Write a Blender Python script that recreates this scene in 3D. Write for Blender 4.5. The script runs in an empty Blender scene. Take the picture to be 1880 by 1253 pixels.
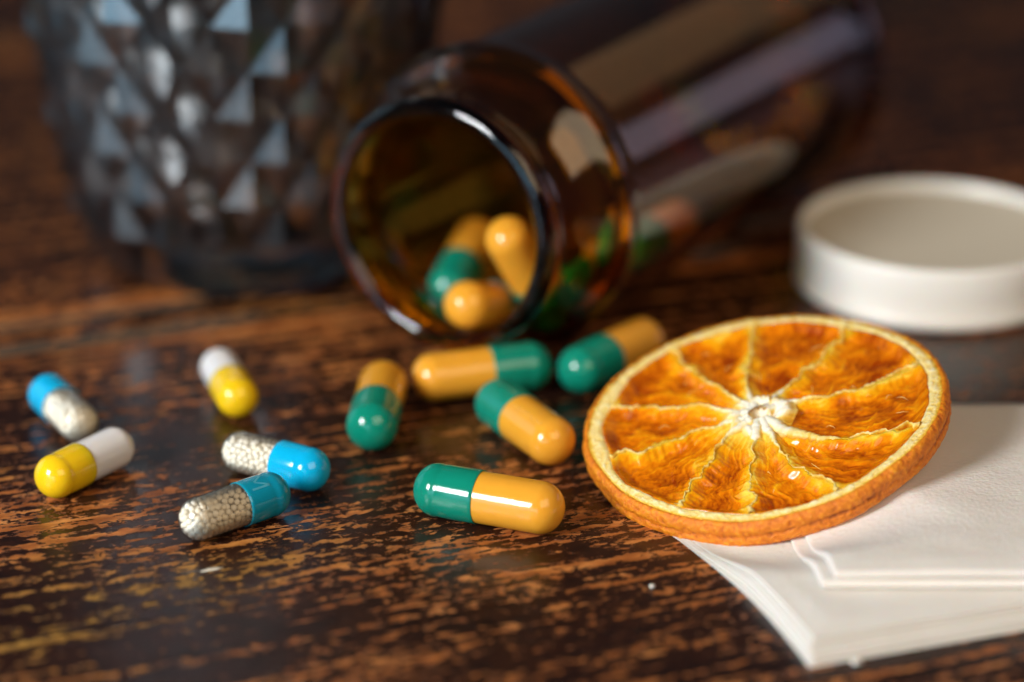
import bpy, bmesh, math, random
import numpy as np
from mathutils import Vector, Matrix, noise as mn

# ------------------------------------------------------------------ camera, light, exposure
MM = 0.001
scene = bpy.context.scene
col = scene.collection
F_PX = 100 / 36 * 1880            # 100 mm macro lens on a 36 mm sensor, photo 1880 px wide
PITCH = math.atan((626.5 + 1500) / F_PX)
CAM_H = 173.6                     # mm above the table
CAM = np.array([0.0, -CAM_H / math.tan(PITCH), CAM_H])
CR = np.array([1.0, 0, 0])
CF = np.array([0, math.cos(PITCH), -math.sin(PITCH)])
CU = np.array([0, math.sin(PITCH), math.cos(PITCH)])

def ray(x, y):
    d = CR * (x - 940) + CU * (626.5 - y) + CF * F_PX
    return d / np.linalg.norm(d)

def at(x, y, z=0.0):
    """photo pixel -> point (mm) on the level plane of height z"""
    d = ray(x, y)
    return CAM + d * ((z - CAM[2]) / d[2])

cam_data = bpy.data.cameras.new('camera')
cam_data.lens = 100
cam_data.sensor_width = 36
cam_data.clip_start = 0.01
cam_data.clip_end = 50
cam_data.dof.use_dof = True
cam_data.dof.focus_distance = 0.397
cam_data.dof.aperture_fstop = 6.6
cam = bpy.data.objects.new('camera', cam_data)
cam.location = Vector(CAM * MM)
cam.rotation_euler = (math.pi / 2 - PITCH, 0, 0)
col.objects.link(cam)
scene.camera = cam

world = bpy.data.worlds.new('World')
scene.world = world
world.use_nodes = True
wb = world.node_tree.nodes['Background']
wb.inputs['Color'].default_value = (0.75, 0.82, 1.0, 1)
wb.inputs['Strength'].default_value = 0.04

def area_lamp(name, az, el, dist, sx, sy, power, colour, target=(0, 0, 0)):
    """az: degrees clockwise from straight ahead of the camera, el: degrees above the table"""
    a, e = math.radians(az), math.radians(el)
    d = Vector((math.sin(a) * math.cos(e), math.cos(a) * math.cos(e), math.sin(e)))
    l = bpy.data.lights.new(name, 'AREA')
    l.shape = 'RECTANGLE'
    l.size, l.size_y = sx, sy
    l.energy = power
    l.color = colour
    o = bpy.data.objects.new(name, l)
    o.location = Vector(target) + d * dist
    o.rotation_euler = (-d).to_track_quat('-Z', 'Y').to_euler()
    col.objects.link(o)
    return o

FRONT = (0.0, -0.05, 0.0)
area_lamp('window_light', -130, 27, 0.68, 0.19, 0.205, 6.1, (0.95, 0.97, 1.0), FRONT)
area_lamp('room_light', 150, 38, 0.9, 0.65, 0.5, 3.5, (1.0, 0.76, 0.50), FRONT)
area_lamp('side_window_light', 66, 12, 1.3, 0.60, 0.30, 0.40, (0.74, 0.72, 1.0))
area_lamp('high_window_light', 48, 38, 1.6, 1.1, 0.7, 0.85, (1.0, 0.66, 0.32))
area_lamp('left_window_light', -62, 14, 1.4, 0.9, 0.7, 2.0, (0.36, 0.74, 1.0))
area_lamp('low_fill_light', -152, 11, 1.1, 0.8, 0.33, 2.4, (0.40, 0.74, 1.0), FRONT)  # added cool fill beside the key, for bluish reflections on facets and rim

vs = scene.view_settings
vs.view_transform = 'Standard'
vs.look = 'None'
vs.exposure = 0.0
vs.gamma = 1.0
vs.use_curve_mapping = False
cy = scene.cycles
cy.max_bounces = 18
cy.transmission_bounces = 14
cy.diffuse_bounces = 10
cy.glossy_bounces = 8
cy.transparent_max_bounces = 24
cy.sample_clamp_indirect = 8
cy.blur_glossy = 0.3

# ------------------------------------------------------------------ helpers
random.seed(7)
rng = np.random.default_rng(7)

def sm(a, b, x):
    t = min(1.0, max(0.0, (x - a) / (b - a)))
    return t * t * (3 - 2 * t)

def fbm(x, y, z=0.0, oct=4):
    return mn.fractal(Vector((x, y, z)), 0.9, 2.1, oct)

def link(name, mesh, mat, parent=None, smooth=True):
    o = bpy.data.objects.new(name, mesh)
    col.objects.link(o)
    if mat is not None and not mesh.materials:
        mesh.materials.append(mat)
    if smooth:
        mesh.polygons.foreach_set('use_smooth', [True] * len(mesh.polygons))
    if parent is not None:
        o.parent = parent
    return o

def meshdata(name, verts, faces, tint=None):
    me = bpy.data.meshes.new(name)
    me.from_pydata([tuple(c * MM for c in v) for v in verts], [], faces)
    if tint is not None:
        at_ = me.attributes.new('tint', 'FLOAT', 'POINT')
        at_.data.foreach_set('value', tint)
    me.update()
    return me

def empty(name, loc=(0, 0, 0), rz=0.0):
    o = bpy.data.objects.new(name, None)
    o.empty_display_size = 0.005
    o.location = Vector(loc) * MM
    o.rotation_euler = (0, 0, rz)
    col.objects.link(o)
    return o

def tag(o, label=None, cat=None, group=None, kind=None):
    if label: o['label'] = label
    if cat: o['category'] = cat
    if group: o['group'] = group
    if kind: o['kind'] = kind
    return o

def lathe(name, prof, n=64, axis='z', closed=False):
    """prof: list of (along, radius); a radius of 0 closes the end"""
    verts, faces, rings = [], [], []
    for a, r in prof:
        if r < 1e-6:
            rings.append([len(verts)])
            verts.append((a, 0, 0) if axis == 'x' else (0, 0, a))
        else:
            k0 = len(verts)
            for k in range(n):
                t = 2 * math.pi * k / n
                c, s = r * math.cos(t), r * math.sin(t)
                verts.append((a, c, s) if axis == 'x' else (c, s, a))
            rings.append(list(range(k0, k0 + n)))
    pairs = list(zip(rings[:-1], rings[1:]))
    if closed: pairs.append((rings[-1], rings[0]))
    for A, B in pairs:
        for k in range(n):
            k2 = (k + 1) % n
            if len(A) == 1 and len(B) == 1: continue
            if len(A) == 1: faces.append((A[0], B[k2], B[k]))
            elif len(B) == 1: faces.append((A[k], A[k2], B[0]))
            else: faces.append((A[k], A[k2], B[k2], B[k]))
    me = meshdata(name, verts, faces)
    bm = bmesh.new(); bm.from_mesh(me)
    bmesh.ops.recalc_face_normals(bm, faces=bm.faces)
    bm.to_mesh(me); bm.free()
    return me

# ------------------------------------------------------------------ materials
def mat(name):
    m = bpy.data.materials.new(name)
    m.use_nodes = True
    nt = m.node_tree
    return m, nt, nt.nodes['Principled BSDF'], nt.nodes['Material Output']

def N(nt, typ, **kw):
    n = nt.nodes.new(typ)
    for k, v in kw.items():
        if k in n.inputs: n.inputs[k].default_value = v
        else: setattr(n, k, v)
    return n

def ramp(nt, src, stops):
    r = nt.nodes.new('ShaderNodeValToRGB')
    e = r.color_ramp.elements
    while len(e) < len(stops): e.new(0.5)
    for el, (p, c) in zip(e, stops):
        el.position = p
        el.color = (*c, 1) if len(c) == 3 else c
    nt.links.new(src, r.inputs['Fac'])
    return r

def mapping(nt, scale, offs=None, coord='Object', rot=(0, 0, 0)):
    tc = nt.nodes.new('ShaderNodeTexCoord')
    mp = nt.nodes.new('ShaderNodeMapping')
    mp.inputs['Scale'].default_value = scale
    mp.inputs['Rotation'].default_value = rot
    nt.links.new(tc.outputs[coord], mp.inputs['Vector'])
    if offs is not None: mp.inputs['Location'].default_value = offs
    return mp.outputs['Vector']

def math_(nt, op, a, b=None, c=None, clamp=False):
    n = nt.nodes.new('ShaderNodeMath'); n.operation = op; n.use_clamp = clamp
    for i, v in enumerate((a, b, c)):
        if v is None: continue
        if isinstance(v, (int, float)): n.inputs[i].default_value = v
        else: nt.links.new(v, n.inputs[i])
    return n.outputs[0]

def mixc(nt, fac, a, b):
    n = nt.nodes.new('ShaderNodeMix'); n.data_type = 'RGBA'
    for s, v in ((0, fac), (6, a), (7, b)):
        if isinstance(v, (int, float)): n.inputs[s].default_value = v
        elif isinstance(v, tuple): n.inputs[s].default_value = (*v, 1)
        else: nt.links.new(v, n.inputs[s])
    return n.outputs[2]

def bump(nt, h, dist, strength=1.0):
    b = nt.nodes.new('ShaderNodeBump')
    b.inputs['Distance'].default_value = dist
    b.inputs['Strength'].default_value = strength
    nt.links.new(h, b.inputs['Height'])
    return b.outputs['Normal']

def wood_material():
    m, nt, bs, out = mat('distressed_dark_wood')
    L = nt.links.new
    tc = N(nt, 'ShaderNodeTexCoord'); oi = N(nt, 'ShaderNodeObjectInfo')
    off = N(nt, 'ShaderNodeVectorMath', operation='SCALE'); off.inputs[0].default_value = (3.7, 1.9, 0)
    L(oi.outputs['Random'], off.inputs['Scale'])
    base = N(nt, 'ShaderNodeVectorMath', operation='ADD')
    L(tc.outputs['Object'], base.inputs[0]); L(off.outputs[0], base.inputs[1])
    # slow sideways drift, so that the grain is not ruler-straight
    dn = N(nt, 'ShaderNodeTexNoise', Scale=14.0, Detail=2)
    L(base.outputs[0], dn.inputs['Vector'])
    ds = N(nt, 'ShaderNodeVectorMath', operation='MULTIPLY_ADD')
    L(dn.outputs['Color'], ds.inputs[0]); ds.inputs[1].default_value = (0, 0.004, 0); L(base.outputs[0], ds.inputs[2])
    def noise(scale, offs, detail=4, rough=0.55, dist=0.0):
        mp = N(nt, 'ShaderNodeMapping'); mp.inputs['Scale'].default_value = scale; mp.inputs['Location'].default_value = offs
        L(ds.outputs[0], mp.inputs['Vector'])
        n = N(nt, 'ShaderNodeTexNoise', Scale=1.0, Detail=detail, Roughness=rough, Distortion=dist)
        L(mp.outputs['Vector'], n.inputs['Vector'])
        return n.outputs['Fac']
    # x runs along the grain (metres)
    large = noise((15, 30, 1), (3.1, 1.7, 0), 3)
    streak = noise((26, 420, 1), (0.4, 2.2, 0), 3, 0.6, 0.15)
    line = noise((7, 640, 1), (5.4, 0.3, 0), 2, 0.5, 0.1)
    fleck = noise((400, 640, 1), (1.3, 4.2, 0), 6, 0.66, 0.5)
    fleck2 = noise((120, 520, 1), (8.3, 2.9, 0), 5, 0.65, 0.35)
    grit = noise((1100, 1900, 1), (6.3, 1.1, 0), 3, 0.6)
    sx = N(nt, 'ShaderNodeSeparateXYZ'); L(tc.outputs['Object'], sx.inputs[0])
    edge = N(nt, 'ShaderNodeMapRange', interpolation_type='SMOOTHSTEP'); L(math_(nt, 'ABSOLUTE', sx.outputs['Y']), edge.inputs['Value'])
    edge.inputs['From Min'].default_value = PW * MM / 2 - 0.011; edge.inputs['From Max'].default_value = PW * MM / 2 - 0.002
    v = math_(nt, 'MULTIPLY_ADD', streak, 0.62, math_(nt, 'MULTIPLY', fleck, 1.15))
    v = math_(nt, 'MULTIPLY_ADD', fleck2, 0.65, v)
    v = math_(nt, 'MULTIPLY_ADD', line, 0.60, v)
    v = math_(nt, 'MULTIPLY_ADD', large, 0.55, v)
    v = math_(nt, 'MULTIPLY_ADD', grit, 0.30, v)
    v = math_(nt, 'MULTIPLY_ADD', edge.outputs[0], 0.10, v)
    v = math_(nt, 'MULTIPLY', v, 1 / 3.87)
    mask = ramp(nt, v, [(0.516, (0, 0, 0)), (0.534, (1, 1, 1))]).outputs[0]
    topf = N(nt, 'ShaderNodeMapRange'); L(sx.outputs['Z'], topf.inputs['Value'])      # only the walked-on face is worn, not the joints
    topf.inputs['From Min'].default_value = -0.0004; topf.inputs['From Max'].default_value = -0.00005
    mask = math_(nt, 'MULTIPLY', mask, topf.outputs[0])
    rub = ramp(nt, v, [(0.44, (0, 0, 0)), (0.535, (1, 1, 1))]).outputs[0]
    tone = noise((150, 480, 1), (2.2, 7.7, 0), 5, 0.65)
    warm = noise((11, 17, 1), (9.1, 3.2, 0), 2)
    bare = ramp(nt, tone, [(0.3, (0.11, 0.025, 0.006)), (0.5, (0.37, 0.112, 0.024)), (0.7, (0.68, 0.275, 0.075))]).outputs[0]
    gold = ramp(nt, tone, [(0.3, (0.12, 0.048, 0.006)), (0.7, (0.56, 0.30, 0.055))]).outputs[0]
    bare = mixc(nt, ramp(nt, warm, [(0.57, (0, 0, 0)), (0.72, (1, 1, 1))]).outputs[0], bare, gold)
    stain = ramp(nt, tone, [(0.3, (0.004, 0.002, 0.0025)), (0.7, (0.014, 0.006, 0.005))]).outputs[0]
    stain = mixc(nt, math_(nt, 'MULTIPLY', math_(nt, 'MULTIPLY', rub, topf.outputs[0]), 0.55), stain, (0.070, 0.020, 0.007))
    L(mixc(nt, mask, stain, bare), bs.inputs['Base Color'])
    rg = noise((90, 160, 1), (4.2, 9.9, 0), 3)
    r0 = math_(nt, 'MULTIPLY_ADD', rg, 0.20, math_(nt, 'MULTIPLY_ADD', grit, 0.10, 0.09))
    L(math_(nt, 'MULTIPLY_ADD', mask, 0.16, r0), bs.inputs['Roughness'])
    bs.inputs['Specular IOR Level'].default_value = 0.32
    h = math_(nt, 'MULTIPLY_ADD', mask, -0.8, math_(nt, 'MULTIPLY', fleck2, 0.5))
    h = math_(nt, 'MULTIPLY_ADD', grit, 0.15, h)
    L(bump(nt, h, 0.00014, 0.9), bs.inputs['Normal'])
    return m

def gel_material(name, colour, rough=0.12, sss=0.35):
    m, nt, bs, out = mat(name)
    n = N(nt, 'ShaderNodeTexNoise', Scale=1.0, Detail=2)
    nt.links.new(mapping(nt, (300, 300, 300)), n.inputs['Vector'])
    c2 = tuple(c * 0.86 for c in colour)
    nt.links.new(mixc(nt, n.outputs['Fac'], colour, c2), bs.inputs['Base Color'])
    bs.inputs['Roughness'].default_value = rough
    bs.inputs['Subsurface Weight'].default_value = sss
    bs.inputs['Subsurface Radius'].default_value = (1, 0.6, 0.35)
    bs.inputs['Subsurface Scale'].default_value = 0.0012
    n2 = N(nt, 'ShaderNodeTexNoise', Scale=1.0, Detail=1.5, noise_dimensions='4D')
    oi = N(nt, 'ShaderNodeObjectInfo')
    nt.links.new(math_(nt, 'MULTIPLY', oi.outputs['Random'], 40.0), n2.inputs['W'])
    nt.links.new(mapping(nt, (200, 420, 420)), n2.inputs['Vector'])
    nt.links.new(bump(nt, n2.outputs['Fac'], 0.00013, 0.5), bs.inputs['Normal'])
    return m

def clear_gel():
    m, nt, bs, out = mat('clear_gelatin')
    nt.nodes.remove(bs)
    tr = N(nt, 'ShaderNodeBsdfTransparent'); tr.inputs[0].default_value = (0.97, 0.955, 0.91, 1)
    gl = N(nt, 'ShaderNodeBsdfGlossy'); gl.inputs['Roughness'].default_value = 0.06
    fr = N(nt, 'ShaderNodeFresnel'); fr.inputs['IOR'].default_value = 1.5
    mx = N(nt, 'ShaderNodeMixShader')
    nt.links.new(math_(nt, 'MULTIPLY_ADD', fr.outputs[0], 1.0, 0.02, clamp=True), mx.inputs[0])
    di = N(nt, 'ShaderNodeBsdfDiffuse'); di.inputs[0].default_value = (0.85, 0.80, 0.70, 1)
    tl = N(nt, 'ShaderNodeBsdfTranslucent'); tl.inputs[0].default_value = (0.85, 0.80, 0.70, 1)
    ad = N(nt, 'ShaderNodeMixShader'); ad.inputs[0].default_value = 0.5
    nt.links.new(di.outputs[0], ad.inputs[1]); nt.links.new(tl.outputs[0], ad.inputs[2])
    hz = N(nt, 'ShaderNodeMixShader'); hz.inputs[0].default_value = 0.10
    nt.links.new(tr.outputs[0], hz.inputs[1]); nt.links.new(ad.outputs[0], hz.inputs[2])
    nt.links.new(hz.outputs[0], mx.inputs[1]); nt.links.new(gl.outputs[0], mx.inputs[2])
    nt.links.new(mx.outputs[0], out.inputs['Surface'])
    return m

def glass_material(name, colour=(1, 1, 1), absorb=None, ior=1.5, rough=0.0, coat=None):
    m, nt, bs, out = mat(name)
    nt.nodes.remove(bs)
    g = N(nt, 'ShaderNodeBsdfGlass'); g.inputs['IOR'].default_value = ior
    g.inputs['Roughness'].default_value = rough
    g.inputs['Color'].default_value = (*colour, 1)
    if coat:                      # fire-polished skin: a soft sheen over the clear refraction
        gl = N(nt, 'ShaderNodeBsdfGlossy'); gl.inputs['Roughness'].default_value = coat[1]
        fr = N(nt, 'ShaderNodeFresnel'); fr.inputs['IOR'].default_value = coat[0]
        mx = N(nt, 'ShaderNodeMixShader')
        nt.links.new(fr.outputs[0], mx.inputs[0]); nt.links.new(g.outputs[0], mx.inputs[1]); nt.links.new(gl.outputs[0], mx.inputs[2])
        nt.links.new(mx.outputs[0], out.inputs['Surface'])
    else:
        nt.links.new(g.outputs[0], out.inputs['Surface'])
    if absorb:
        d, c = absorb
        va = N(nt, 'ShaderNodeVolumeAbsorption')
        va.inputs['Density'].default_value = d
        va.inputs['Color'].default_value = (*c, 1)
        nt.links.new(va.outputs[0], out.inputs['Volume'])
    return m

def napkin_material():
    m, nt, bs, out = mat('white_tissue_paper')
    L = nt.links.new
    n = N(nt, 'ShaderNodeTexNoise', Scale=1.0, Detail=5, Roughness=0.7)
    L(mapping(nt, (900, 1500, 900)), n.inputs['Vector'])
    v = N(nt, 'ShaderNodeTexVoronoi', Scale=1.0)
    L(mapping(nt, (1500, 1500, 1500)), v.inputs['Vector'])
    n2 = N(nt, 'ShaderNodeTexNoise', Scale=1.0, Detail=3)
    L(mapping(nt, (60, 60, 60)), n2.inputs['Vector'])
    L(mixc(nt, n2.outputs['Fac'], (0.71, 0.655, 0.58), (0.78, 0.735, 0.675)), bs.inputs['Base Color'])
    bs.inputs['Roughness'].default_value = 0.85
    bs.inputs['Specular IOR Level'].default_value = 0.2
    bs.inputs['Subsurface Weight'].default_value = 0.25
    bs.inputs['Subsurface Scale'].default_value = 0.001
    h = math_(nt, 'MULTIPLY_ADD', v.outputs['Distance'], 0.4, n.outputs['Fac'])
    h = math_(nt, 'MULTIPLY_ADD', n2.outputs['Fac'], 3.0, h)
    L(bump(nt, h, 0.00013, 0.8), bs.inputs['Normal'])
    return m

def plastic_white():
    m, nt, bs, out = mat('white_cap_plastic')
    bs.inputs['Base Color'].default_value = (0.80, 0.77, 0.70, 1)
    bs.inputs['Roughness'].default_value = 0.38
    bs.inputs['Subsurface Weight'].default_value = 0.3
    bs.inputs['Subsurface Scale'].default_value = 0.0015
    return m

def liner_material():
    m, nt, bs, out = mat('cream_foam_liner')
    bs.inputs['Base Color'].default_value = (0.66, 0.59, 0.46, 1)
    bs.inputs['Roughness'].default_value = 0.6
    return m

def pellet_material():
    m, nt, bs, out = mat('cream_pellet_coating')
    oi = N(nt, 'ShaderNodeObjectInfo')
    nt.links.new(ramp(nt, oi.outputs['Random'], [(0, (0.90, 0.84, 0.72)), (1, (0.95, 0.93, 0.88))]).outputs[0], bs.inputs['Base Color'])
    bs.inputs['Roughness'].default_value = 0.55
    bs.inputs['Subsurface Weight'].default_value = 0.0
    bs.inputs['Subsurface Scale'].default_value = 0.0005
    return m

def tint_material(name, stops, rough, sss, radius, bump_scale, bump_dist, coat=0.0, scale=0.0015, spec=0.5):
    m, nt, bs, out = mat(name)
    L = nt.links.new
    a = N(nt, 'ShaderNodeAttribute', attribute_name='tint')
    n = N(nt, 'ShaderNodeTexNoise', Scale=1.0, Detail=5, Roughness=0.65)
    L(mapping(nt, (bump_scale,) * 3), n.inputs['Vector'])
    f = math_(nt, 'ADD', a.outputs['Fac'], math_(nt, 'MULTIPLY_ADD', n.outputs['Fac'], 0.5, -0.25))
    L(ramp(nt, f, stops).outputs[0], bs.inputs['Base Color'])
    bs.inputs['Roughness'].default_value = rough
    bs.inputs['Subsurface Weight'].default_value = sss
    bs.inputs['Subsurface Radius'].default_value = radius
    bs.inputs['Subsurface Scale'].default_value = scale
    bs.inputs['Specular IOR Level'].default_value = spec
    bs.inputs['Coat Weight'].default_value = coat
    bs.inputs['Coat Roughness'].default_value = 0.15
    L(bump(nt, n.outputs['Fac'], bump_dist, 0.8), bs.inputs['Normal'])
    return m

M = {}
PW = 168.0                        # plank width, mm
M['wood'] = wood_material()
M['green'] = gel_material('green_gelatin', (0.004, 0.235, 0.150))
M['orange'] = gel_material('orange_gelatin', (0.80, 0.36, 0.030))
M['yellow'] = gel_material('yellow_gelatin', (0.86, 0.54, 0.008))
M['white'] = gel_material('white_gelatin', (0.78, 0.74, 0.71))
M['blue'] = gel_material('cyan_blue_gelatin', (0.003, 0.43, 0.72))
M['shaded'] = gel_material('shaded_blue_gelatin', (0.004, 0.26, 0.37))  # same blue shell, its dimmer lighting put into the colour
M['clear'] = clear_gel()
M['print'] = gel_material('pale_print', (0.07, 0.36, 0.44), 0.4)
M['amber'] = glass_material('amber_glass', absorb=(1450.0, (0.905, 0.755, 0.0)), coat=(1.15, 0.14))
M['glass'] = glass_material('clear_glass', (0.97, 0.985, 0.985), absorb=(20.0, (0.30, 0.58, 0.68)), ior=1.5, coat=(2.3, 0.22))
M['napkin'] = napkin_material()
M['cap'] = plastic_white()
M['liner'] = liner_material()
M['pellet'] = pellet_material()

# ------------------------------------------------------------------ table of wooden planks
GRAIN = math.radians(21.5)
table = empty('tabletop')
table.rotation_euler = (0, 0, GRAIN)
tag(table, 'glossy dark brown distressed wooden tabletop with worn orange flecks', 'table', kind='structure')
sp = at(320, 604, 0)
V0 = -sp[0] * math.sin(GRAIN) + sp[1] * math.cos(GRAIN)      # plank seam passes here
def plank_mesh(seed, w, length):
    nx, prof = 60, [(-w / 2 + 1.2, -18), (-w / 2 + 1.2, -4.0), (-w / 2 + 1.5, -1.2), (-w / 2 + 2.2, 0), (w / 2 - 2.2, 0), (w / 2 - 1.5, -1.2), (w / 2 - 1.2, -4.0), (w / 2 - 1.2, -18)]
    verts, faces = [], []
    for i in range(nx + 1):
        x = -length / 2 + length * i / nx
        for j, (y, z) in enumerate(prof):
            j_ = 0.35 * mn.noise(Vector((x * 0.03, seed * 7.1 + (0 if j < 4 else 5), 0))) if j not in (0, 7) else 0
            verts.append((x, y + j_, z))
    k = len(prof)
    for i in range(nx):
        for j in range(k):
            j2 = (j + 1) % k
            faces.append((i * k + j, (i + 1) * k + j, (i + 1) * k + j2, i * k + j2))
    faces.append(tuple(range(k))); faces.append(tuple(reversed(range(nx * k, nx * k + k))))
    me = meshdata('plank', verts, faces)
    bm = bmesh.new(); bm.from_mesh(me); bmesh.ops.recalc_face_normals(bm, faces=bm.faces); bm.to_mesh(me); bm.free()
    return me
seams = [V0 - 3 * PW, V0 - 2 * PW, V0 - PW, V0, V0 + 11.0, V0 + 11.0 + PW, V0 + 11.0 + 2 * PW, V0 + 11.0 + 3 * PW, V0 + 11.0 + 4 * PW]
for i, (ya, yb) in enumerate(zip(seams[:-1], seams[1:])):
    o = link('plank', plank_mesh(i, yb - ya, 1500), M['wood'], table, smooth=False)
    o.location = Vector((37.0 * ((i * 53) % 7 - 3), (ya + yb) / 2, 0)) * MM

# ------------------------------------------------------------------ glass tumbler with diamond facets
def tumbler():
    c = at(452, 456, 0)
    o = empty('glass_tumbler', (c[0], c[1], 0))
    tag(o, 'clear glass tumbler with diamond cut facets standing behind the capsules', 'glass')
    NC, Z0, DZ, NR = 38, 10.5, 7.9, 9
    zs = [0, 2, 5, 9, 20.5, 45, 90]
    rs = [23.2, 25.2, 27.0, 28.6, 31.2, 34.8, 39.0]
    R = lambda z: float(np.interp(z, zs, rs))
    verts, faces = [], []
    def ring(z, r, peak=None):
        k0 = len(verts)
        for k in range(NC):
            t = 2 * math.pi * (k + 0.35) / NC
            rr = r + (peak(k) * (0.12 + 0.88 * sm(-0.25, 0.25, -math.sin(t))) if peak else 0)
            verts.append((rr * math.cos(t), rr * math.sin(t), z))
        return list(range(k0, k0 + NC))
    rows = []
    low = [ring(0.0, 22.0), ring(0.3, 24.0), ring(1.0, 25.4), ring(2.5, 26.6), ring(5, 27.4), ring(8.0, 28.3)]
    fac = [ring(Z0 + j * DZ, R(Z0 + j * DZ), lambda k, j=j: 1.5 if (k + j) % 2 == 0 else -0.6) for j in range(NR)]
    zt = Z0 + (NR - 1) * DZ
    up = [ring(zt + 2.5, R(zt + 2.5)), ring(88, R(88)), ring(89.4, R(89) - 0.4), ring(90, R(90) - 1.2), ring(89.4, R(89) - 2.0)]
    inn = [ring(z, R(z) - 4.4 - (0.8 if z < 14 else 0)) for z in (86, 70, 55, 40, 28, 20, 14, 11)] + [ring(9.2, 21.5), ring(8.3, 17), ring(7.6, 9)]
    seq = low + fac + up + inn
    nl = len(low)
    for a in range(len(seq) - 1):
        A, B = seq[a], seq[a + 1]
        for k in range(NC):
            k2 = (k + 1) % NC
            if nl <= a < nl + NR - 1:
                j = a - nl
                if (k + j) % 2 == 0:      # A[k] and B[k2] are peaks: split along the valley
                    faces += [(A[k], A[k2], B[k]), (A[k2], B[k2], B[k])]
                else:
                    faces += [(A[k], A[k2], B[k2]), (A[k], B[k2], B[k])]
            else:
                faces.append((A[k], A[k2], B[k2], B[k]))
    verts.append((0, 0, 7.5)); cb = len(verts) - 1
    verts.append((0, 0, 0.9)); cu = len(verts) - 1
    verts_u = ring(0.8, 17.5)
    for k in range(NC):
        k2 = (k + 1) % NC
        faces.append((seq[-1][k], seq[-1][k2], cb))
        faces.append((verts_u[k], seq[0][k], seq[0][k2], verts_u[k2])[::-1])
        faces.append((verts_u[k2], verts_u[k], cu))
    me = meshdata('wall', verts, faces)
    bm = bmesh.new(); bm.from_mesh(me); bmesh.ops.recalc_face_normals(bm, faces=bm.faces); bm.to_mesh(me); bm.free()
    w = link('wall', me, M['glass'], o, smooth=False)
    lo, hi = Z0 * MM + 0.0005, zt * MM - 0.0005
    for p in me.polygons:
        zc = p.center.z
        rc = math.hypot(p.center.x, p.center.y) / MM
        outer = rc > R(zc / MM) - 2.2
        p.use_smooth = not (outer and lo < zc < hi)
    return o
tumbler()

# ------------------------------------------------------------------ amber bottle lying on its side
B_ANG = math.radians(32.0)                 # heading of its axis, clockwise from straight ahead
B_R = 25.2
B_DIR = np.array([math.sin(B_ANG), math.cos(B_ANG), 0.0])
B_RIM = at(801, 419, B_R)
def bottle_point(t, side, z):
    """t: mm along the axis from the rim, side: mm to the axis' right, z: height above the table"""
    s = np.array([math.cos(B_ANG), -math.sin(B_ANG), 0.0])
    p = B_RIM + B_DIR * t + s * side
    return np.array([p[0], p[1], z])
def bottle():
    o = empty('amber_bottle', (B_RIM[0], B_RIM[1], 0), math.pi / 2 - B_ANG)
    tag(o, 'open amber glass pill bottle lying on its side with capsules spilling out', 'bottle')
    outer = [(0, 18.6), (0.05, 19.1), (0.5, 19.9), (1.3, 20.4), (2.4, 20.4), (3.2, 20.0), (3.7, 19.3), (4.4, 19.0), (6.5, 19.1), (8.5, 19.5), (10.2, 20.4), (11.8, 21.8), (13.2, 23.3), (14.4, 24.5), (15.6, 25.05), (16.8, 25.2), (18, 25.0), (19, 24.5), (20.2, 24.15), (22, 24.05), (66, 24.05), (99, 24.05), (102, 24.2), (104, 24.7), (106, 25.15), (108, 25.0), (109.6, 24.0), (110.6, 22.4), (111, 20.5), (110.6, 18.5), (109.6, 15), (108.8, 8), (108.5, 0)]
    inner = [(105.6, 0), (105.8, 12), (106, 17), (105.4, 20.0), (103.6, 21.6), (101, 22.0), (66, 22.1), (24, 22.1), (20, 22.3), (17, 22.6), (15.2, 22.2), (13.2, 20.6), (11.4, 18.9), (9.6, 17.8), (7.5, 17.4), (4, 17.2), (1.6, 17.2), (0.7, 17.4), (0.2, 18.0)]
    prof = outer + inner
    me = lathe('glass_shell', prof, 96, 'x', closed=True)
    g = link('glass_shell', me, M['amber'], o)
    g.location = (0, 0, B_R * MM)
    return o
bottle()

# ------------------------------------------------------------------ white screw cap lying with its opening up
def screw_cap():
    c = at(1713, 522, 0)
    o = empty('bottle_cap', (c[0], c[1], 0))
    tag(o, 'round white plastic bottle cap lying with its opening up', 'cap')
    Rb, Hc = 23.4, 11.0
    prof = [(0, 0), (0, Rb - 1.6), (0.25, Rb - 0.7), (0.9, Rb + 0.1), (1.8, Rb + 0.3), (2.4, Rb + 0.05), (2.9, Rb - 0.15), (6, Rb - 0.05), (Hc - 0.9, Rb + 0.05), (Hc - 0.3, Rb - 0.15), (Hc, Rb - 0.6), (Hc - 0.05, Rb - 1.1), (Hc - 0.6, Rb - 1.5)]
    z = Hc - 1.4
    while z > 9.9:                       # inside thread
        prof += [(z, Rb - 1.6), (z - 0.5, Rb - 2.0), (z - 1.0, Rb - 1.6)]
        z -= 2.2
    prof += [(8.6, Rb - 1.7), (8.4, Rb - 1.9), (8.4, 0)]
    link('shell', lathe('shell', prof, 96), M['cap'], o)
    link('liner', lathe('liner', [(8.45, 0), (8.45, Rb - 2.0), (9.4, Rb - 2.0), (9.5, Rb - 2.4), (9.4, Rb - 3.2), (9.2, 0)], 96), M['liner'], o)
    return o
screw_cap()

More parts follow.
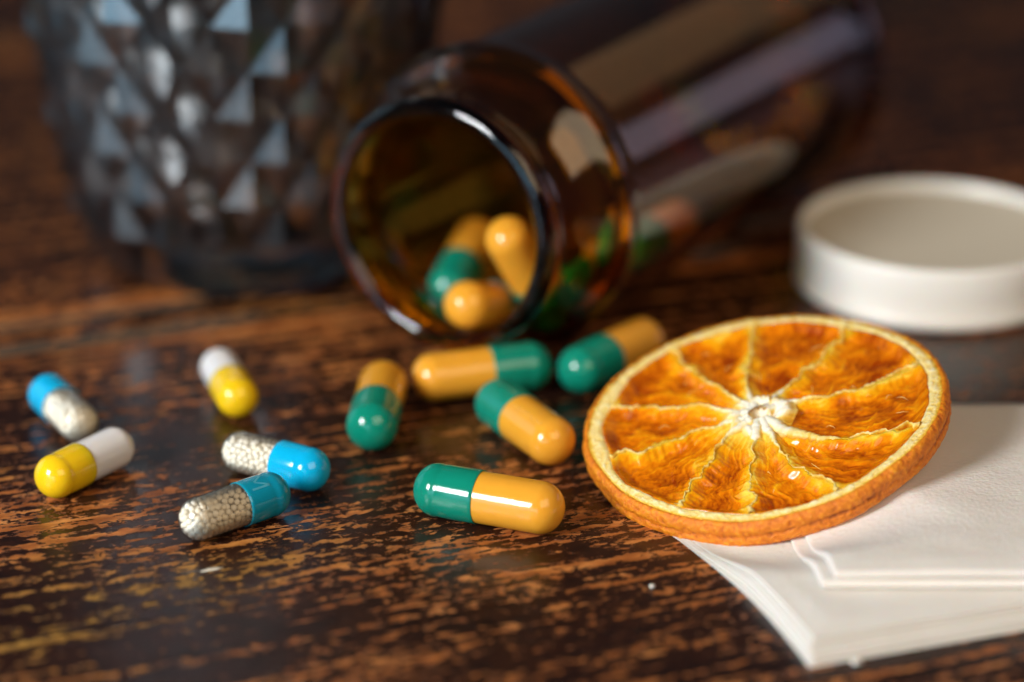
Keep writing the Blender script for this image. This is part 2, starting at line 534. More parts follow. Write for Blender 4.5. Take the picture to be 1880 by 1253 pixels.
# ------------------------------------------------------------------ dried orange slice
S_N = np.array([-0.205, -0.175, 0.963]); S_N /= np.linalg.norm(S_N)
S_T = 4.0
S_R = 26.1
tilt = math.sqrt(1 - S_N[2] ** 2)
S_CZ = S_R * tilt + S_T * S_N[2] - 0.25
S_C = at(1402, 752, S_CZ)
S_X = np.cross(np.array([0, 1.0, 0]), S_N); S_X /= np.linalg.norm(S_X)
S_Y = np.cross(S_N, S_X)
def slice_uv(x, y):
    d = ray(x, y)
    p = CAM + d * (((S_C - CAM) @ S_N) / (d @ S_N))
    return (p - S_C) @ S_X, (p - S_C) @ S_Y
def slice_bottom(x, y):
    """height of the slice's underside above the table at x, y (None outside)"""
    b = S_C - S_N * S_T
    z = b[2] - ((x - b[0]) * S_N[0] + (y - b[1]) * S_N[1]) / S_N[2]
    out = math.hypot(x - b[0], y - b[1]) - (S_R - 0.5)
    return (z, out) if out < 14 else None
def orange_slice():
    root = empty('dried_orange_slice')
    root.matrix_world = Matrix(((S_X[0], S_Y[0], S_N[0], S_C[0] * MM), (S_X[1], S_Y[1], S_N[1], S_C[1] * MM), (S_X[2], S_Y[2], S_N[2], S_C[2] * MM), (0, 0, 0, 1)))
    tag(root, 'dried orange slice with pale pith leaning on the white napkins', 'orange slice')
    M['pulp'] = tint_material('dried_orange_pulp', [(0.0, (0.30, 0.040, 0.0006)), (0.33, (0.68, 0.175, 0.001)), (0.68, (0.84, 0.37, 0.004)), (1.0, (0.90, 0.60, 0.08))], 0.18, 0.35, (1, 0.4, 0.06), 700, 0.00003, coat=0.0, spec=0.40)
    M['membrane'] = tint_material('dried_membrane', [(0.0, (0.62, 0.24, 0.006)), (0.4, (0.76, 0.43, 0.035)), (0.75, (0.82, 0.62, 0.22)), (1.0, (0.84, 0.78, 0.62))], 0.42, 0.3, (1, 0.6, 0.25), 1100, 0.00012)
    M['pith'] = tint_material('dried_pith', [(0.0, (0.74, 0.36, 0.01)), (0.35, (0.82, 0.52, 0.07)), (0.8, (0.88, 0.69, 0.29)), (1.0, (0.90, 0.80, 0.50))], 0.65, 0.3, (1, 0.7, 0.3), 1300, 0.00030)
    M['rind'] = tint_material('dried_orange_rind', [(0.0, (0.30, 0.055, 0.003)), (0.4, (0.70, 0.180, 0.003)), (0.75, (0.84, 0.30, 0.006)), (1.0, (0.88, 0.45, 0.03))], 0.5, 0.2, (1, 0.4, 0.1), 1300, 0.00050)
    CX, CY = 1393 , 762                      # core in the photo
    cu, cv = slice_uv(CX, CY)
    # membranes: photo crop points from core outwards (crop origin 1060,540, 2.611 px per px)
    paths = [[(760, 495), (600, 400), (505, 330), (480, 285)], [(815, 475), (805, 380), (835, 270), (850, 165)],
             [(950, 485), (1030, 410), (1130, 340), (1275, 170)], [(960, 530), (1130, 500), (1340, 455), (1575, 345)],
             [(990, 640), (1200, 690), (1400, 665), (1590, 625)], [(925, 665), (985, 765), (1110, 845), (1215, 905)],
             [(855, 655), (840, 760), (830, 880), (835, 1010)], [(745, 655), (640, 790), (560, 890), (480, 985)],
             [(735, 605), (590, 655), (400, 720), (150, 785)], [(735, 555), (560, 535), (340, 548), (170, 545)]]
    RC = 2.3
    def R_in(th): return 23.05 + 0.8 * mn.noise(Vector((math.cos(th) * 3.2, math.sin(th) * 3.2, 1.3))) + 0.25 * mn.noise(Vector((math.cos(th) * 11, math.sin(th) * 11, 4.3)))
    mem = []
    for p in paths:
        rr, tt = [], []
        for q in p:
            u, v = slice_uv(1060 + q[0] / 2.6111, 540 + q[1] / 2.6111)
            u, v = u - cu, v - cv
            rr.append(math.hypot(u, v)); tt.append(math.atan2(v, u))
        tt = list(np.unwrap(tt))
        mem.append((rr, tt))
    mem.sort(key=lambda m: m[1][-1] % (2 * math.pi))
    def wig(i, r): return (0.085 * mn.noise(Vector((r * 0.45, i * 9.3, 0))) + 0.035 * mn.noise(Vector((r * 1.6, i * 4.3, 5)))) * sm(2, 6, r)
    def ang(i, r):
        rr, tt = mem[i % 10]
        return float(np.interp(r, rr, tt)) + wig(i % 10, r) * (4.0 / max(4.0, r) + 0.6)
    def outer_r(i_th):     # from the core centre to the pith's inner edge, in direction th
        c, s = math.cos(i_th), math.sin(i_th)
        lo, hi = 10.0, 36.0
        for _ in range(24):
            m_ = (lo + hi) / 2
            u, v = cu + m_ * c, cv + m_ * s
            if math.hypot(u, v) < R_in(math.atan2(v, u)): lo = m_
            else: hi = m_
        return lo
    def warp(u, v):
        r = math.hypot(u, v) / S_R; t = math.atan2(v, u)
        return 0.55 * r * r * math.cos(2 * t + 0.8) + 0.25 * r * r * math.cos(3 * t + 2.0)
    # --- pulp segments
    NRR, NT = 84, 46
    for i in range(10):
        j = (i + 1) % 10
        verts, faces, tint = [], [], []
        sd = i * 13.7
        for a in range(NRR + 1):
            f = a / NRR
            for b in range(NT + 1):
                g = b / NT
                r0 = RC + f * 20.0
                t0, t1 = ang(i, r0), ang(j, r0)
                while t1 < t0: t1 += 2 * math.pi
                while t1 - t0 > 2 * math.pi: t1 -= 2 * math.pi
                th = t0 + (t1 - t0) * g
                ro = outer_r(th) + 0.45 if b % 3 == 0 or a == 0 else None
                if ro is None: ro = outer_r(th) + 0.45
                r = RC + (ro - RC) * f
                d = r * min(th - t0, t1 - th)
                u, v = cu + r * math.cos(th), cv + r * math.sin(th)
                bowl = sm(0, 2.4, d) * sm(0, 2.2, ro - r) * sm(RC - 0.5, RC + 4.5, r)
                arc = (th - (t0 + t1) / 2) * (6 + 0.45 * r)
                fib = mn.noise(Vector((r * 0.35 + sd, arc * 1.7, sd))) * 0.30 + mn.noise(Vector((r * 0.9, arc * 3.4 + sd, 2.2))) * 0.20
                lum = fbm(u * 0.20 + sd, v * 0.20, 3.0, 2)
                fine = fbm(u * 1.9, v * 1.9, sd, 3)
                strk = mn.noise(Vector((r * 0.55 + sd, arc * 6.5, 4.4))) + 0.7 * mn.noise(Vector((r * 1.3 + sd, arc * 13.0, 8.8)))
                rid = 1 - abs(mn.noise(Vector((r * 0.22 + sd * 2, arc * 0.7 + 0.8 * lum, 9.1)))) * 3.2
                rid = max(0.0, rid) ** 2
                side = 0.5 + 0.5 * mn.noise(Vector((i * 3.3, 0.5, r * 0.12))) * 1.6
                dl, dr_ = r * (th - t0), r * (t1 - th)
                z = -0.24 - 1.25 * bowl + bowl * (0.20 * fib + 0.40 * lum) + 0.02 * fine * sm(0, .8, d) + 0.26 * rid * bowl + 0.010 * strk * bowl
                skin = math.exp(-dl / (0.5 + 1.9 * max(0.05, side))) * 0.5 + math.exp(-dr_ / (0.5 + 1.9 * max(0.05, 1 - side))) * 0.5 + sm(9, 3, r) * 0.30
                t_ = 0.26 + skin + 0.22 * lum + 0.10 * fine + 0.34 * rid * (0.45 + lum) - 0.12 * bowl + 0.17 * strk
                verts.append((u, v, z + warp(u, v))); tint.append(t_)
        W_ = NT + 1
        for a in range(NRR):
            for b in range(NT):
                faces.append((a * W_ + b, (a + 1) * W_ + b, (a + 1) * W_ + b + 1, a * W_ + b + 1))
        # closed underside
        k0 = len(verts)
        idx = [(0, b) for b in range(NT)] + [(a, NT) for a in range(NRR)] + [(NRR, NT - b) for b in range(NT)] + [(NRR - a, 0) for a in range(NRR)]
        for a, b in idx:
            u, v, z = verts[a * W_ + b]
            verts.append((u, v, -3.6 + warp(u, v))); tint.append(0.2)
        n_ = len(idx)
        for k in range(n_):
            k2 = (k + 1) % n_
            faces.append((idx[k][0] * W_ + idx[k][1], idx[k2][0] * W_ + idx[k2][1], k0 + k2, k0 + k))
        faces.append(tuple(range(k0, k0 + n_)))
        me = meshdata('pulp_segment', verts, faces, tint)
        bm = bmesh.new(); bm.from_mesh(me); bmesh.ops.recalc_face_normals(bm, faces=bm.faces); bm.to_mesh(me); bm.free()
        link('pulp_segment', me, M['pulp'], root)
    # --- membranes between the segments
    order_w = {}
    for i in range(10):
        verts, faces, tint = [], [], []
        NS = 110
        prof = [(-1.0, -1.5), (-0.95, -0.55), (-0.6, -0.08), (-0.2, 0.08), (0.15, 0.10), (0.55, -0.05), (0.95, -0.55), (1.0, -1.5)]
        thk = ang(i, 22)
        ro = outer_r(thk) + 0.5
        for a in range(NS + 1):
            f = a / NS
            r = 1.5 + (ro - 1.5) * f
            th = ang(i, r)
            nz = mn.noise(Vector((r * 0.7, i * 5.1, 0))); nz2 = mn.noise(Vector((r * 2.3, i * 3.7, 7)))
            w = 0.16 + 0.22 * nz + 0.12 * nz2 + 0.80 * sm(9.5, 2.5, r) + 0.45 * sm(ro - 2.2, ro, r)
            if abs((thk % (2 * math.pi)) - (mem[i][1][-1] % (2 * math.pi))) < 9 and i in FOLDED:
                w += 0.75 * sm(2, 6, r) * sm(17, 9, r)
            w = max(0.07, w)
            h = 0.02 + 0.42 * mn.noise(Vector((r * 0.42, i * 7.7, 3))) + 0.14 * nz2 + 0.35 * sm(5, 1.5, r) - 0.25 * sm(9, 14, r) * sm(ro - 1, ro - 5, r)
            u0, v0 = cu + r * math.cos(th), cv + r * math.sin(th)
            nxv, nyv = -math.sin(th), math.cos(th)
            for q, (s, zz) in enumerate(prof):
                e = 0.10 * mn.noise(Vector((r * 3.1, s * 2, i * 2.2)))
                u, v = u0 + nxv * (s * w + e), v0 + nyv * (s * w + e)
                z = h + zz * (1 if zz < -0.5 else 1.2) + 0.08 * mn.noise(Vector((r * 2.6, s * 3 + i, 5)))
                verts.append((u, v, z + warp(u, v)))
                tint.append(0.40 + 0.5 * (1 - abs(s)) * (0.6 + 0.5 * nz) + 0.45 * sm(10, 2.5, r) - (0.45 if abs(s) > .9 else 0) + 0.12 * nz2)
        P_ = len(prof)
        for a in range(NS):
            for b in range(P_ - 1):
                faces.append((a * P_ + b, (a + 1) * P_ + b, (a + 1) * P_ + b + 1, a * P_ + b + 1))
        me = meshdata('membrane', verts, faces, tint)
        link('membrane', me, M['membrane'], root)
    # --- fibrous white core
    verts, faces, tint = [], [], []
    NA, NR2 = 200, 30
    for a in range(NR2 + 1):
        f = a / NR2
        for k in range(NA):
            t = 2 * math.pi * k / NA
            tw = t + 0.5 * (1 - f)
            rid = 0.7 * mn.noise(Vector((math.cos(tw) * 2.2, math.sin(tw) * 2.2, 0.5 * f))) + 0.5 * mn.noise(Vector((math.cos(tw) * 5.5, math.sin(tw) * 5.5, 0.9 * f))) + 0.4 * mn.noise(Vector((math.cos(tw) * 12, math.sin(tw) * 12, 1.2 * f)))
            r = 0.5 + 4.3 * f ** 0.9 + 0.55 * rid * sm(0, .3, f)
            z = -1.5 + 1.85 * sm(-0.1, 0.6, f) + 0.60 * rid * sm(.1, .4, f) - 0.95 * sm(0.66, 1.0, f)
            z += 0.45 * math.sin(t) * sm(.2, .7, f)      # the far side stands higher
            u, v = cu + r * math.cos(t) * 1.1, cv + r * math.sin(t)
            verts.append((u, v, z + warp(u, v))); tint.append(0.95 + 0.55 * rid - 0.65 * sm(0.55, 1.0, f))
    for a in range(NR2):
        for k in range(NA):
            k2 = (k + 1) % NA
            faces.append((a * NA + k, (a + 1) * NA + k, (a + 1) * NA + k2, a * NA + k2))
    faces.append(tuple(range(NA)))
    link('core', meshdata('core', verts, faces, tint), M['membrane'], root)
    # --- pith ring (its top face and inner wall)
    def ringmesh(name, prof, NA, disp):
        verts, faces, tint = [], [], []
        for k in range(NA):
            t = 2 * math.pi * k / NA
            for q, p in enumerate(prof):
                r, z, tn = disp(t, q, p)
                u, v = r * math.cos(t), r * math.sin(t)
                verts.append((u, v, z + warp(u, v))); tint.append(tn)
        P_ = len(prof)
        for k in range(NA):
            k2 = (k + 1) % NA
            for q in range(P_ - 1):
                faces.append((k * P_ + q, k2 * P_ + q, k2 * P_ + q + 1, k * P_ + q + 1))
        me = meshdata(name, verts, faces, tint)
        return me
    def egg(t): return 0.30 * math.cos(2 * t + 0.5) + 0.45 * mn.noise(Vector((math.cos(t) * 2.4, math.sin(t) * 2.4, 8)))
    pprof = [(-1, -3.0), (-1, -1.2), (-0.85, -0.55), (-0.5, -0.12)] + [(x, 0.05 - 0.12 * max(0, x - .5)) for x in np.linspace(-0.2, 1.0, 9)]
    def pd(t, q, p):
        s, z = p
        ri = R_in(t); r_o = S_R - 0.75 + egg(t)
        f = (s + 1) / 2
        r = ri + (r_o - ri) * f
        c, s_ = math.cos(t), math.sin(t)
        n1 = fbm(c * r * 0.9, s_ * r * 0.9, 2.0, 4); n2 = mn.noise(Vector((c * r * 2.8, s_ * r * 2.8, z * 2)))
        zz = z - 0.30 * f + 0.16 * n1 + 0.13 * n2
        return r + 0.10 * n2, zz, 0.70 + 0.32 * n1 + 0.28 * n2 - 0.75 * sm(0.70, 1.0, f) - 0.25 * (1 if z < -1 else 0)
    link('pith', ringmesh('pith', pprof, 640, pd), M['pith'], root)
    rprof = [(-0.85, -0.22), (-0.55, -0.20), (-0.28, -0.40), (-0.08, -0.75), (0.04, -1.1), (0.06, -1.45), (0.03, -1.8), (-0.03, -2.1), (-0.05, -2.3), (-0.03, -2.5), (0.03, -2.8), (0.04, -3.15), (0.02, -3.5), (-0.15, -3.9), (-0.5, -4.25), (-1.2, -4.4), (-3.2, -4.35), (-3.4, -3.7)]
    def rd(t, q, p):
        dr, z = p
        c, s_ = math.cos(t), math.sin(t)
        n1 = fbm(c * 9, s_ * 9, z * 0.5, 3); n2 = mn.noise(Vector((c * 40, s_ * 40, z * 1.6))); n3 = mn.noise(Vector((c * 75, s_ * 75, z * 2.6)))
        groove = -1.9 < -abs(z + 2.3)
        gd = math.exp(-((z + 2.3 + 0.25 * n1) / 0.3) ** 2)
        k = 1 if -4.3 < z < -0.3 else 0.3
        amt = (0.55 + 0.7 * mn.noise(Vector((c * 2.2, s_ * 2.2, 6)))) * (0.55 + 0.45 * c)
        r = S_R + egg(t) + dr - gd * 0.22 * max(0.05, amt) + k * (0.12 * n1 + 0.13 * n2 + 0.09 * n3)
        return r, z + 0.12 * n1 + 0.05 * n3, 0.47 + 0.25 * n2 + 0.22 * n3 + 0.15 * n1 - 0.75 * gd * max(0.05, amt)
    # finer profile
    fp = []
    for (a, b) in zip(rprof[:-1], rprof[1:]):
        fp += [a, ((a[0] + b[0]) / 2, (a[1] + b[1]) / 2)]
    fp.append(rprof[-1])
    link('rind', ringmesh('rind', fp, 720, rd), M['rind'], root)
    # --- loose threads of dried pulp, too fine to pick apart
    verts, faces, tint = [], [], []
    rr_ = random.Random(5)
    for q in range(30):
        th = rr_.uniform(0, 2 * math.pi); r = rr_.uniform(4, 20)
        L_ = rr_.uniform(0.8, 3.2); hd = th + rr_.gauss(0, 0.7); cv_ = rr_.gauss(0, 0.5)
        pu, pv = cu * .9 + r * math.cos(th), cv * .9 + r * math.sin(th)
        zb = rr_.uniform(-0.95, -0.45); k0 = len(verts); ns = 9
        for a in range(ns):
            f = a / (ns - 1)
            aa = hd + cv_ * f * 2
            pu += math.cos(aa) * L_ / ns; pv += math.sin(aa) * L_ / ns
            z = zb + 0.45 * math.sin(f * math.pi) * rr_.uniform(.6, 1)
            rad = 0.04 * (0.4 + math.sin(f * math.pi))
            for k in range(4):
                b = k * math.pi / 2
                verts.append((pu - math.sin(aa) * rad * math.cos(b), pv + math.cos(aa) * rad * math.cos(b), z + warp(pu, pv) + rad * math.sin(b)))
                tint.append(0.55)
        for a in range(ns - 1):
            for k in range(4):
                k2 = (k + 1) % 4
                faces.append((k0 + a * 4 + k, k0 + a * 4 + k2, k0 + a * 4 + 4 + k2, k0 + a * 4 + 4 + k))
    tag(link('pulp_threads', meshdata('pulp_threads', verts, faces, tint), M['membrane'], root), kind='stuff')
    return root
FOLDED = (9,)
orange_slice()

# ------------------------------------------------------------------ paper napkins
def napkin(name, label, corner, left_to, right_to, dl, dr, z0, plies, th, inset, curve=0.0, fold=False, seed=0, z_lift=None, wave=0.0):
    c = np.array(corner[:2]); a = np.array(left_to[:2]) - c; b = np.array(right_to[:2]) - c
    a /= np.linalg.norm(a); b /= np.linalg.norm(b)
    root = empty(name, (c[0], c[1], 0))
    tag(root, label, 'napkin', 'folded napkins under the orange slice')
    n = 56
    gs = [(i / n) ** 2.0 for i in range(n + 1)]
    rr_ = random.Random(seed)
    zs = z0
    for p in range(plies):
        o1, o2 = inset[p]
        tw = rr_.uniform(-0.008, 0.008)
        verts, faces = [], []
        def P(i, j, top):
            s, t = gs[i] * dr, gs[j] * dl
            x = b * (s + o1 + tw * t) + a * (t + o2)
            x = x + b * (curve * math.sin(math.pi * min(1, t / 42.0)) * (1 - s / dr))
            w = 0.16 * mn.noise(Vector((x[0] * 0.06, x[1] * 0.06, p * 1.7 + seed))) + 0.07 * mn.noise(Vector((x[0] * 0.2, x[1] * 0.2, p * 3.7 + seed)))
            edge = min(s, t)
            puff = 0.30 * sm(0, 4, edge)
            half = th / 2
            rf = math.sqrt(max(0.0, 1 - (1 - min(1.0, edge / half)) ** 2))
            z = zs + half + w * sm(0, 5, edge) + (half if top else -half) * rf + puff * (p / max(1, plies - 1) if plies > 1 else 1)
            z += wave * (mn.noise(Vector((x[0] * 0.045 + seed, x[1] * 0.03, 0.3))) + 0.4 * mn.noise(Vector((x[0] * 0.11, x[1] * 0.16 + seed, 0.9)))) * sm(0, 1, p / max(1, plies - 1))
            if z_lift: z += z_lift(s, t)
            e = 0.10 * mn.noise(Vector((s * 1.7, t * 1.7, p + seed)))
            x = x + (b * e if s < 0.01 else 0) + (a * e if t < 0.01 else 0)
            lim = slice_bottom(c[0] + x[0], c[1] + x[1])
            if lim is not None:          # squeezed under the slice
                k = min(1.0, max(0.06, (lim[0] - 0.15) / 6.9))
                z *= k + (1 - k) * sm(0.3, 13, lim[1])
            return (x[0], x[1], max(z, 0.012 + 0.02 * p + (0.015 if top else 0)))
        W_ = n + 1
        for top in (False, True):
            for i in range(W_):
                for j in range(W_):
                    verts.append(P(i, j, top))
        off = W_ * W_
        for i in range(n):
            for j in range(n):
                q = (i * W_ + j, (i + 1) * W_ + j, (i + 1) * W_ + j + 1, i * W_ + j + 1)
                faces.append(tuple(off + k for k in q)); faces.append(q[::-1])
        per = [i * W_ for i in range(n)] + [n * W_ + j for j in range(n)] + [(n - i) * W_ + n for i in range(n)] + [n - j for j in range(n)]
        for k in range(len(per)):
            k2 = (k + 1) % len(per)
            faces.append((per[k], per[k2], off + per[k2], off + per[k]))
        me = meshdata('ply', verts, faces)
        bm = bmesh.new(); bm.from_mesh(me); bmesh.ops.recalc_face_normals(bm, faces=bm.faces)
        bmesh.ops.remove_doubles(bm, verts=bm.verts, dist=1e-7)
        bm.to_mesh(me); bm.free()
        link('ply', me, M['napkin'], root)
        zs += th + 0.10
    return root, zs
under = {'paper_napkin': 0.0, 'folded_paper_napkin': 0.0}
under['paper_napkin'] = 1.2
napkin('paper_napkin', 'white paper napkin lying flat on the wood beneath a smaller folded napkin', at(1487, 1225, 0.3), at(1240, 985, 0.3), at(1880, 1157, 0.3), 44, 85, 0.05, 6, 0.40, [(0, 0), (0.35, 0.2), (0.6, 0.5), (0.7, 1.7), (1.15, 2.1), (1.5, 2.3)], curve=1.4, seed=3, wave=0.15)
napkin('folded_paper_napkin', 'thick folded white paper napkin lying on top of the flat napkin', at(1508, 1086, 3.2), at(1458, 985, 3.2), at(1880, 1086, 3.2), 55, 75, 3.35, 2, 1.25, [(0, 0.0), (1.7, 0.35)], curve=0.2, seed=8, wave=0.22)

# ------------------------------------------------------------------ capsules
def dome(r, x0, sgn, n=12, k=1.0):
    """points from the cylinder's end to the pole"""
    return [(x0 + sgn * r * k * math.sin(t), r * math.cos(t)) for t in [math.pi / 2 * i / n for i in range(1, n)]] + [(x0 + sgn * r * k, 0.0)]
def capsule_meshes(L, r, cap_f):
    rb = r - 0.14
    kd = 0.92
    xe = L / 2
    xj = xe - cap_f * L                      # the join
    xc = xe - r * kd
    cap = [(xj + 1.2, r - 0.13), (xj + 0.02, r - 0.11), (xj, r - 0.05), (xj + 0.06, r), (xj + 0.5, r)]
    g0 = xc - 0.75
    cap += [(g0 - 0.65, r), (g0 - 0.35, r - 0.035), (g0, r - 0.07), (g0 + 0.35, r - 0.035), (g0 + 0.6, r - 0.01), (xc, r)]
    cap += dome(r, xc, 1, 14, kd)
    xb = -xe + rb * kd
    body = [(xj + 1.4, rb - 0.3), (xj + 1.4, rb - 0.02), (xj + 0.3, rb), (xb + 0.3, rb), (xb, rb)] + dome(rb, xb, -1, 14, kd)
    return lathe('cap', cap, 56, 'x'), lathe('body', body, 56, 'x'), xj, rb, xb
BIG = dict(L=22.3, r=3.83, f=0.445)
SML = dict(L=17.7, r=3.22, f=0.455)
_cache = {}
def capsule(label, cap_px, body_px, size, cap_mat, body_mat, group, pellets=False, world=None, spin=0.0, name='capsule'):
    """cap_px / body_px: the middle of the round end of each half, as photo pixels at axis height"""
    key = size['L']
    if key not in _cache: _cache[key] = capsule_meshes(size['L'], size['r'], size['f'])
    cm, bm_, xj, rb, xb = _cache[key]
    r = size['r']
    if world is None:
        A, B = at(*cap_px, r), at(*body_px, r)
    else:
        A, B = np.array(world[0]), np.array(world[1])
    mid = (A + B) / 2
    d = (A - B) / np.linalg.norm(A - B)
    o = empty(name)
    if world is None:
        o.location = Vector((mid[0], mid[1], 0)) * MM
        o.rotation_euler = (0, 0, math.atan2(d[1], d[0]))
        zoff = r * MM
    else:
        o.location = Vector(mid) * MM
        o.rotation_euler = Vector(d).to_track_quat('X', 'Z').to_euler()
        zoff = 0
    tag(o, label, 'capsule', group)
    def part(nm, me, m):
        me2 = me.copy(); me2.materials.clear()
        p = link(nm, me2, m, o)
        p.location = (0, 0, zoff)
        p.rotation_euler = (spin, 0, 0)
        return p
    c = part('cap', cm, cap_mat)
    b = part('body', bm_, body_mat)
    if pellets:
        pts = pellet_pack(xj, rb, xb)
        sp_ = sphere_mesh()
        for q in pts[:280]:
            s = link('pellet', sp_, None, b, smooth=False)
            s.location = Vector(q) * MM
            s.scale = (random.uniform(0.86, 1.06),) * 3
        rest = bpy.data.meshes.new('inner_pellets')
        bm = bmesh.new()
        for q in pts[280:]:
            bmesh.ops.create_icosphere(bm, subdivisions=1, radius=PR * MM, matrix=Matrix.Translation(Vector(q) * MM))
        bm.to_mesh(rest); bm.free()
        tag(link('inner_pellets', rest, M['pellet'], b), kind='stuff')
    return o, c, b
PR = 0.48
_pp = {}
def sphere_mesh():
    if 's' not in _pp:
        me = bpy.data.meshes.new('pellet'); bm = bmesh.new()
        bmesh.ops.create_icosphere(bm, subdivisions=2, radius=PR * MM); bm.to_mesh(me); bm.free()
        me.materials.append(M['pellet'])
        me.polygons.foreach_set('use_smooth', [True] * len(me.polygons))
        _pp['s'] = me
    return _pp['s']
def pellet_pack(xj, rb, xb):
    """let ~400 pellets settle in the clear half: push apart, pull down, keep inside the shell"""
    if 'p' in _pp: return _pp['p']
    n = 400
    ri = rb - 0.10 - PR
    X1 = xj + 1.4
    g = np.random.default_rng(3)
    P = np.stack([g.uniform(xb - 1, X1, n), g.uniform(-2, 2, n), g.uniform(-2, 1.6, n)], 1)
    for it in range(260):
        D = P[:, None] - P[None]
        d = np.sqrt((D ** 2).sum(-1)) + np.eye(n) * 9
        ov = np.maximum(0, 2 * PR - d)
        P = P + (D / d[..., None] * ov[..., None] * 0.5).sum(1) * 0.8
        if it < 200: P[:, 2] -= 0.02
        P[:, 0] = np.minimum(P[:, 0], X1)
        q = np.sqrt(P[:, 1] ** 2 + P[:, 2] ** 2)
        s = np.where(q > ri, ri / np.maximum(q, 1e-6), 1)
        P[:, 1] *= s; P[:, 2] *= s
        dx = np.minimum(0, P[:, 0] - xb) / 0.92
        R3 = np.sqrt(dx ** 2 + P[:, 1] ** 2 + P[:, 2] ** 2)
        k = np.where((P[:, 0] < xb) & (R3 > ri), ri / np.maximum(R3, 1e-6), 1)
        P[:, 0] = np.where(P[:, 0] < xb, xb + dx * k * 0.92, P[:, 0])
        P[:, 1] *= k; P[:, 2] *= k
    dx = np.minimum(0, P[:, 0] - xb) / 0.92
    dep = np.sqrt(dx ** 2 + P[:, 1] ** 2 + P[:, 2] ** 2)
    P = P[np.argsort(-dep + 2.0 * (P[:, 0] > xj + 0.4))]
    _pp['p'] = [tuple(p) for p in P]
    return _pp['p']

G_GO = 'green and orange capsules lying on the wood'
capsule('glossy green and orange capsule lying by itself beside the orange slice', (806, 900), (990, 932), BIG, M['green'], M['orange'], G_GO)
capsule('green and orange capsule with its green end against another capsule lying crosswise', (918, 742), (1010, 808), BIG, M['green'], M['orange'], G_GO, spin=0.6)
capsule('green and orange capsule next to the orange end of the crosswise capsule', (683, 780), (703, 708), BIG, M['green'], M['orange'], G_GO, spin=1.1)
capsule('orange and green capsule lying crosswise just below the bottle mouth', (968, 672), (800, 692), BIG, M['green'], M['orange'], G_GO, spin=2.0)
capsule('green and orange capsule half hidden between bottle neck and orange slice', (1068, 678), (1176, 626), BIG, M['green'], M['orange'], G_GO, spin=3.0)
G_YW = 'yellow and white capsules on the wood'
capsule('yellow and white capsule standing apart from the other capsules in front of the tumbler', (434, 726), (405, 678), SML, M['yellow'], M['white'], G_YW)
capsule('yellow and white capsule touching the clear end of a blue capsule', (108, 872), (203, 826), SML, M['yellow'], M['white'], G_YW, spin=1.4)
G_BC = 'blue and clear capsules filled with pellets'
capsule('blue and clear pellet capsule whose clear end touches a yellow and white capsule', (92, 726), (142, 774), SML, M['blue'], M['clear'], G_BC, pellets=True)
capsule('bright blue and clear pellet capsule lying behind a teal capped one', (560, 860), (452, 832), SML, M['blue'], M['clear'], G_BC, pellets=True)
tj, tc, tb = capsule('teal blue and clear capsule with white pellets and a faint letter M', (487, 911), (374, 950), SML, M['shaded'], M['clear'], G_BC, pellets=True)

def letter_m(parent, r, xa, phi0, h, w):
    """the printed M, wrapped round the shell; its stems run along the capsule"""
    st = 0.30
    strokes = [((0, 0), (0, h)), ((0, h), (w / 2, h * 0.35)), ((w / 2, h * 0.35), (w, h)), ((w, h), (w, 0))]
    verts, faces = [], []
    for (a, b) in strokes:
        dx, dy = b[0] - a[0], b[1] - a[1]; l = math.hypot(dx, dy); nx, ny = -dy / l * st / 2, dx / l * st / 2
        k0 = len(verts); ns = 10
        for i in range(ns + 1):
            f = i / ns
            for s in (-1, 0, 1):
                c, y = a[0] + dx * f + nx * s, a[1] + dy * f + ny * s
                ph = phi0 + (c - w / 2) / r
                verts.append((xa + y, (r + 0.012) * math.cos(ph), (r + 0.012) * math.sin(ph)))
        for i in range(ns):
            for s in range(2):
                faces.append((k0 + i * 3 + s, k0 + i * 3 + 3 + s, k0 + i * 3 + 4 + s, k0 + i * 3 + 1 + s))
    o = link('printed_letter', meshdata('printed_letter', verts, faces), M['print'], parent)
    o['label'] = 'faint pale letter M'
    return o
xj_ = _cache[SML['L']][2]
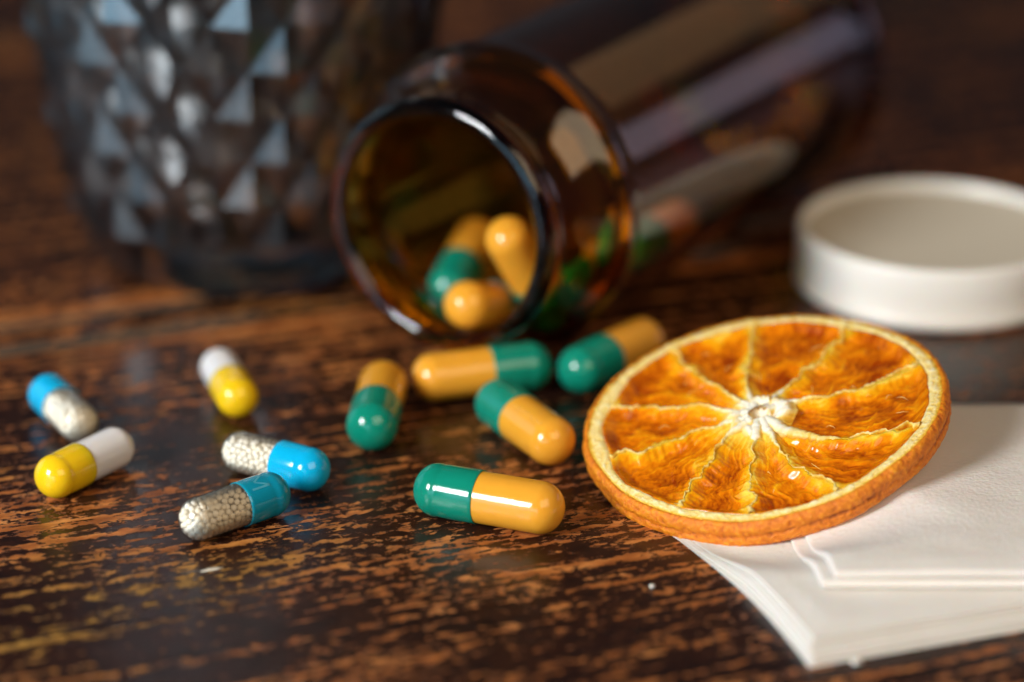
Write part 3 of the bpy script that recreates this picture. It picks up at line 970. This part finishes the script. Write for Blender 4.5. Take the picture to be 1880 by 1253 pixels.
letter_m(tc, SML['r'], xj_ + 1.0, math.radians(105), 2.9, 2.3)

# capsules still inside the bottle
G_IN = 'green and orange capsules inside the bottle'
def inside(label, a, b, spin=0.0):
    capsule(label, None, None, BIG, M['green'], M['orange'], G_IN, world=(bottle_point(*a), bottle_point(*b)), spin=spin)
inside('orange and green capsule in the bottle neck with its orange end at the opening', (15.5, 3.5, 8.0), (1.2, 4.8, 13.2))
inside('green and orange capsule lying deeper in the bottle behind the one at the opening', (16.0, -7.8, 8.8), (29.5, -12.0, 11.6), 0.5)
inside('orange and green capsule leaning upright against others inside the bottle shoulder', (14.5, 10.5, 10.6), (8.0, 8.6, 21.8), 1.0)
inside('green and orange capsule resting against the bottle wall beside the bottle cap', (36.0, 13.4, 13.0), (50.5, 13.4, 13.0), 2.0)
inside('green and orange capsule at the bottom of the bottle just past the shoulder', (24.5, 8.5, 9.2), (38.5, 5.5, 8.0), 2.0)

# ------------------------------------------------------------------ specks on the table
def crumb(name, px, size, label, m, seed, flat=0.6):
    bm = bmesh.new()
    bmesh.ops.create_icosphere(bm, subdivisions=2, radius=1)
    for v in bm.verts:
        n = mn.noise(v.co * 1.3 + Vector((seed, 0, 0)))
        v.co *= 1 + 0.45 * n
        v.co = Vector((v.co.x * size[0], v.co.y * size[1], v.co.z * size[2])) * MM
    lo = min(v.co.z for v in bm.verts)
    for v in bm.verts: v.co.z -= lo
    me = bpy.data.meshes.new(name); bm.to_mesh(me); bm.free()
    p = at(*px, 0)
    o = link(name, me, m)
    o.location = Vector((p[0], p[1], 0)) * MM
    o.rotation_euler = (0, 0, GRAIN)
    return tag(o, label, 'crumb')
crumb('paper_crumb', (1197, 1079), (0.38, 0.34, 0.22), 'tiny white paper crumb on bare wood beside the flat napkin', M['napkin'], 1)
crumb('wood_splinter', (389, 1048), (1.5, 0.26, 0.18), 'thin pale splinter lying on the wood below the teal capped capsule', M['liner'], 2)
crumb('paper_scrap', (1572, 1219), (0.8, 0.5, 0.3), 'small white paper scrap at the front edge of the flat napkin', M['napkin'], 3)
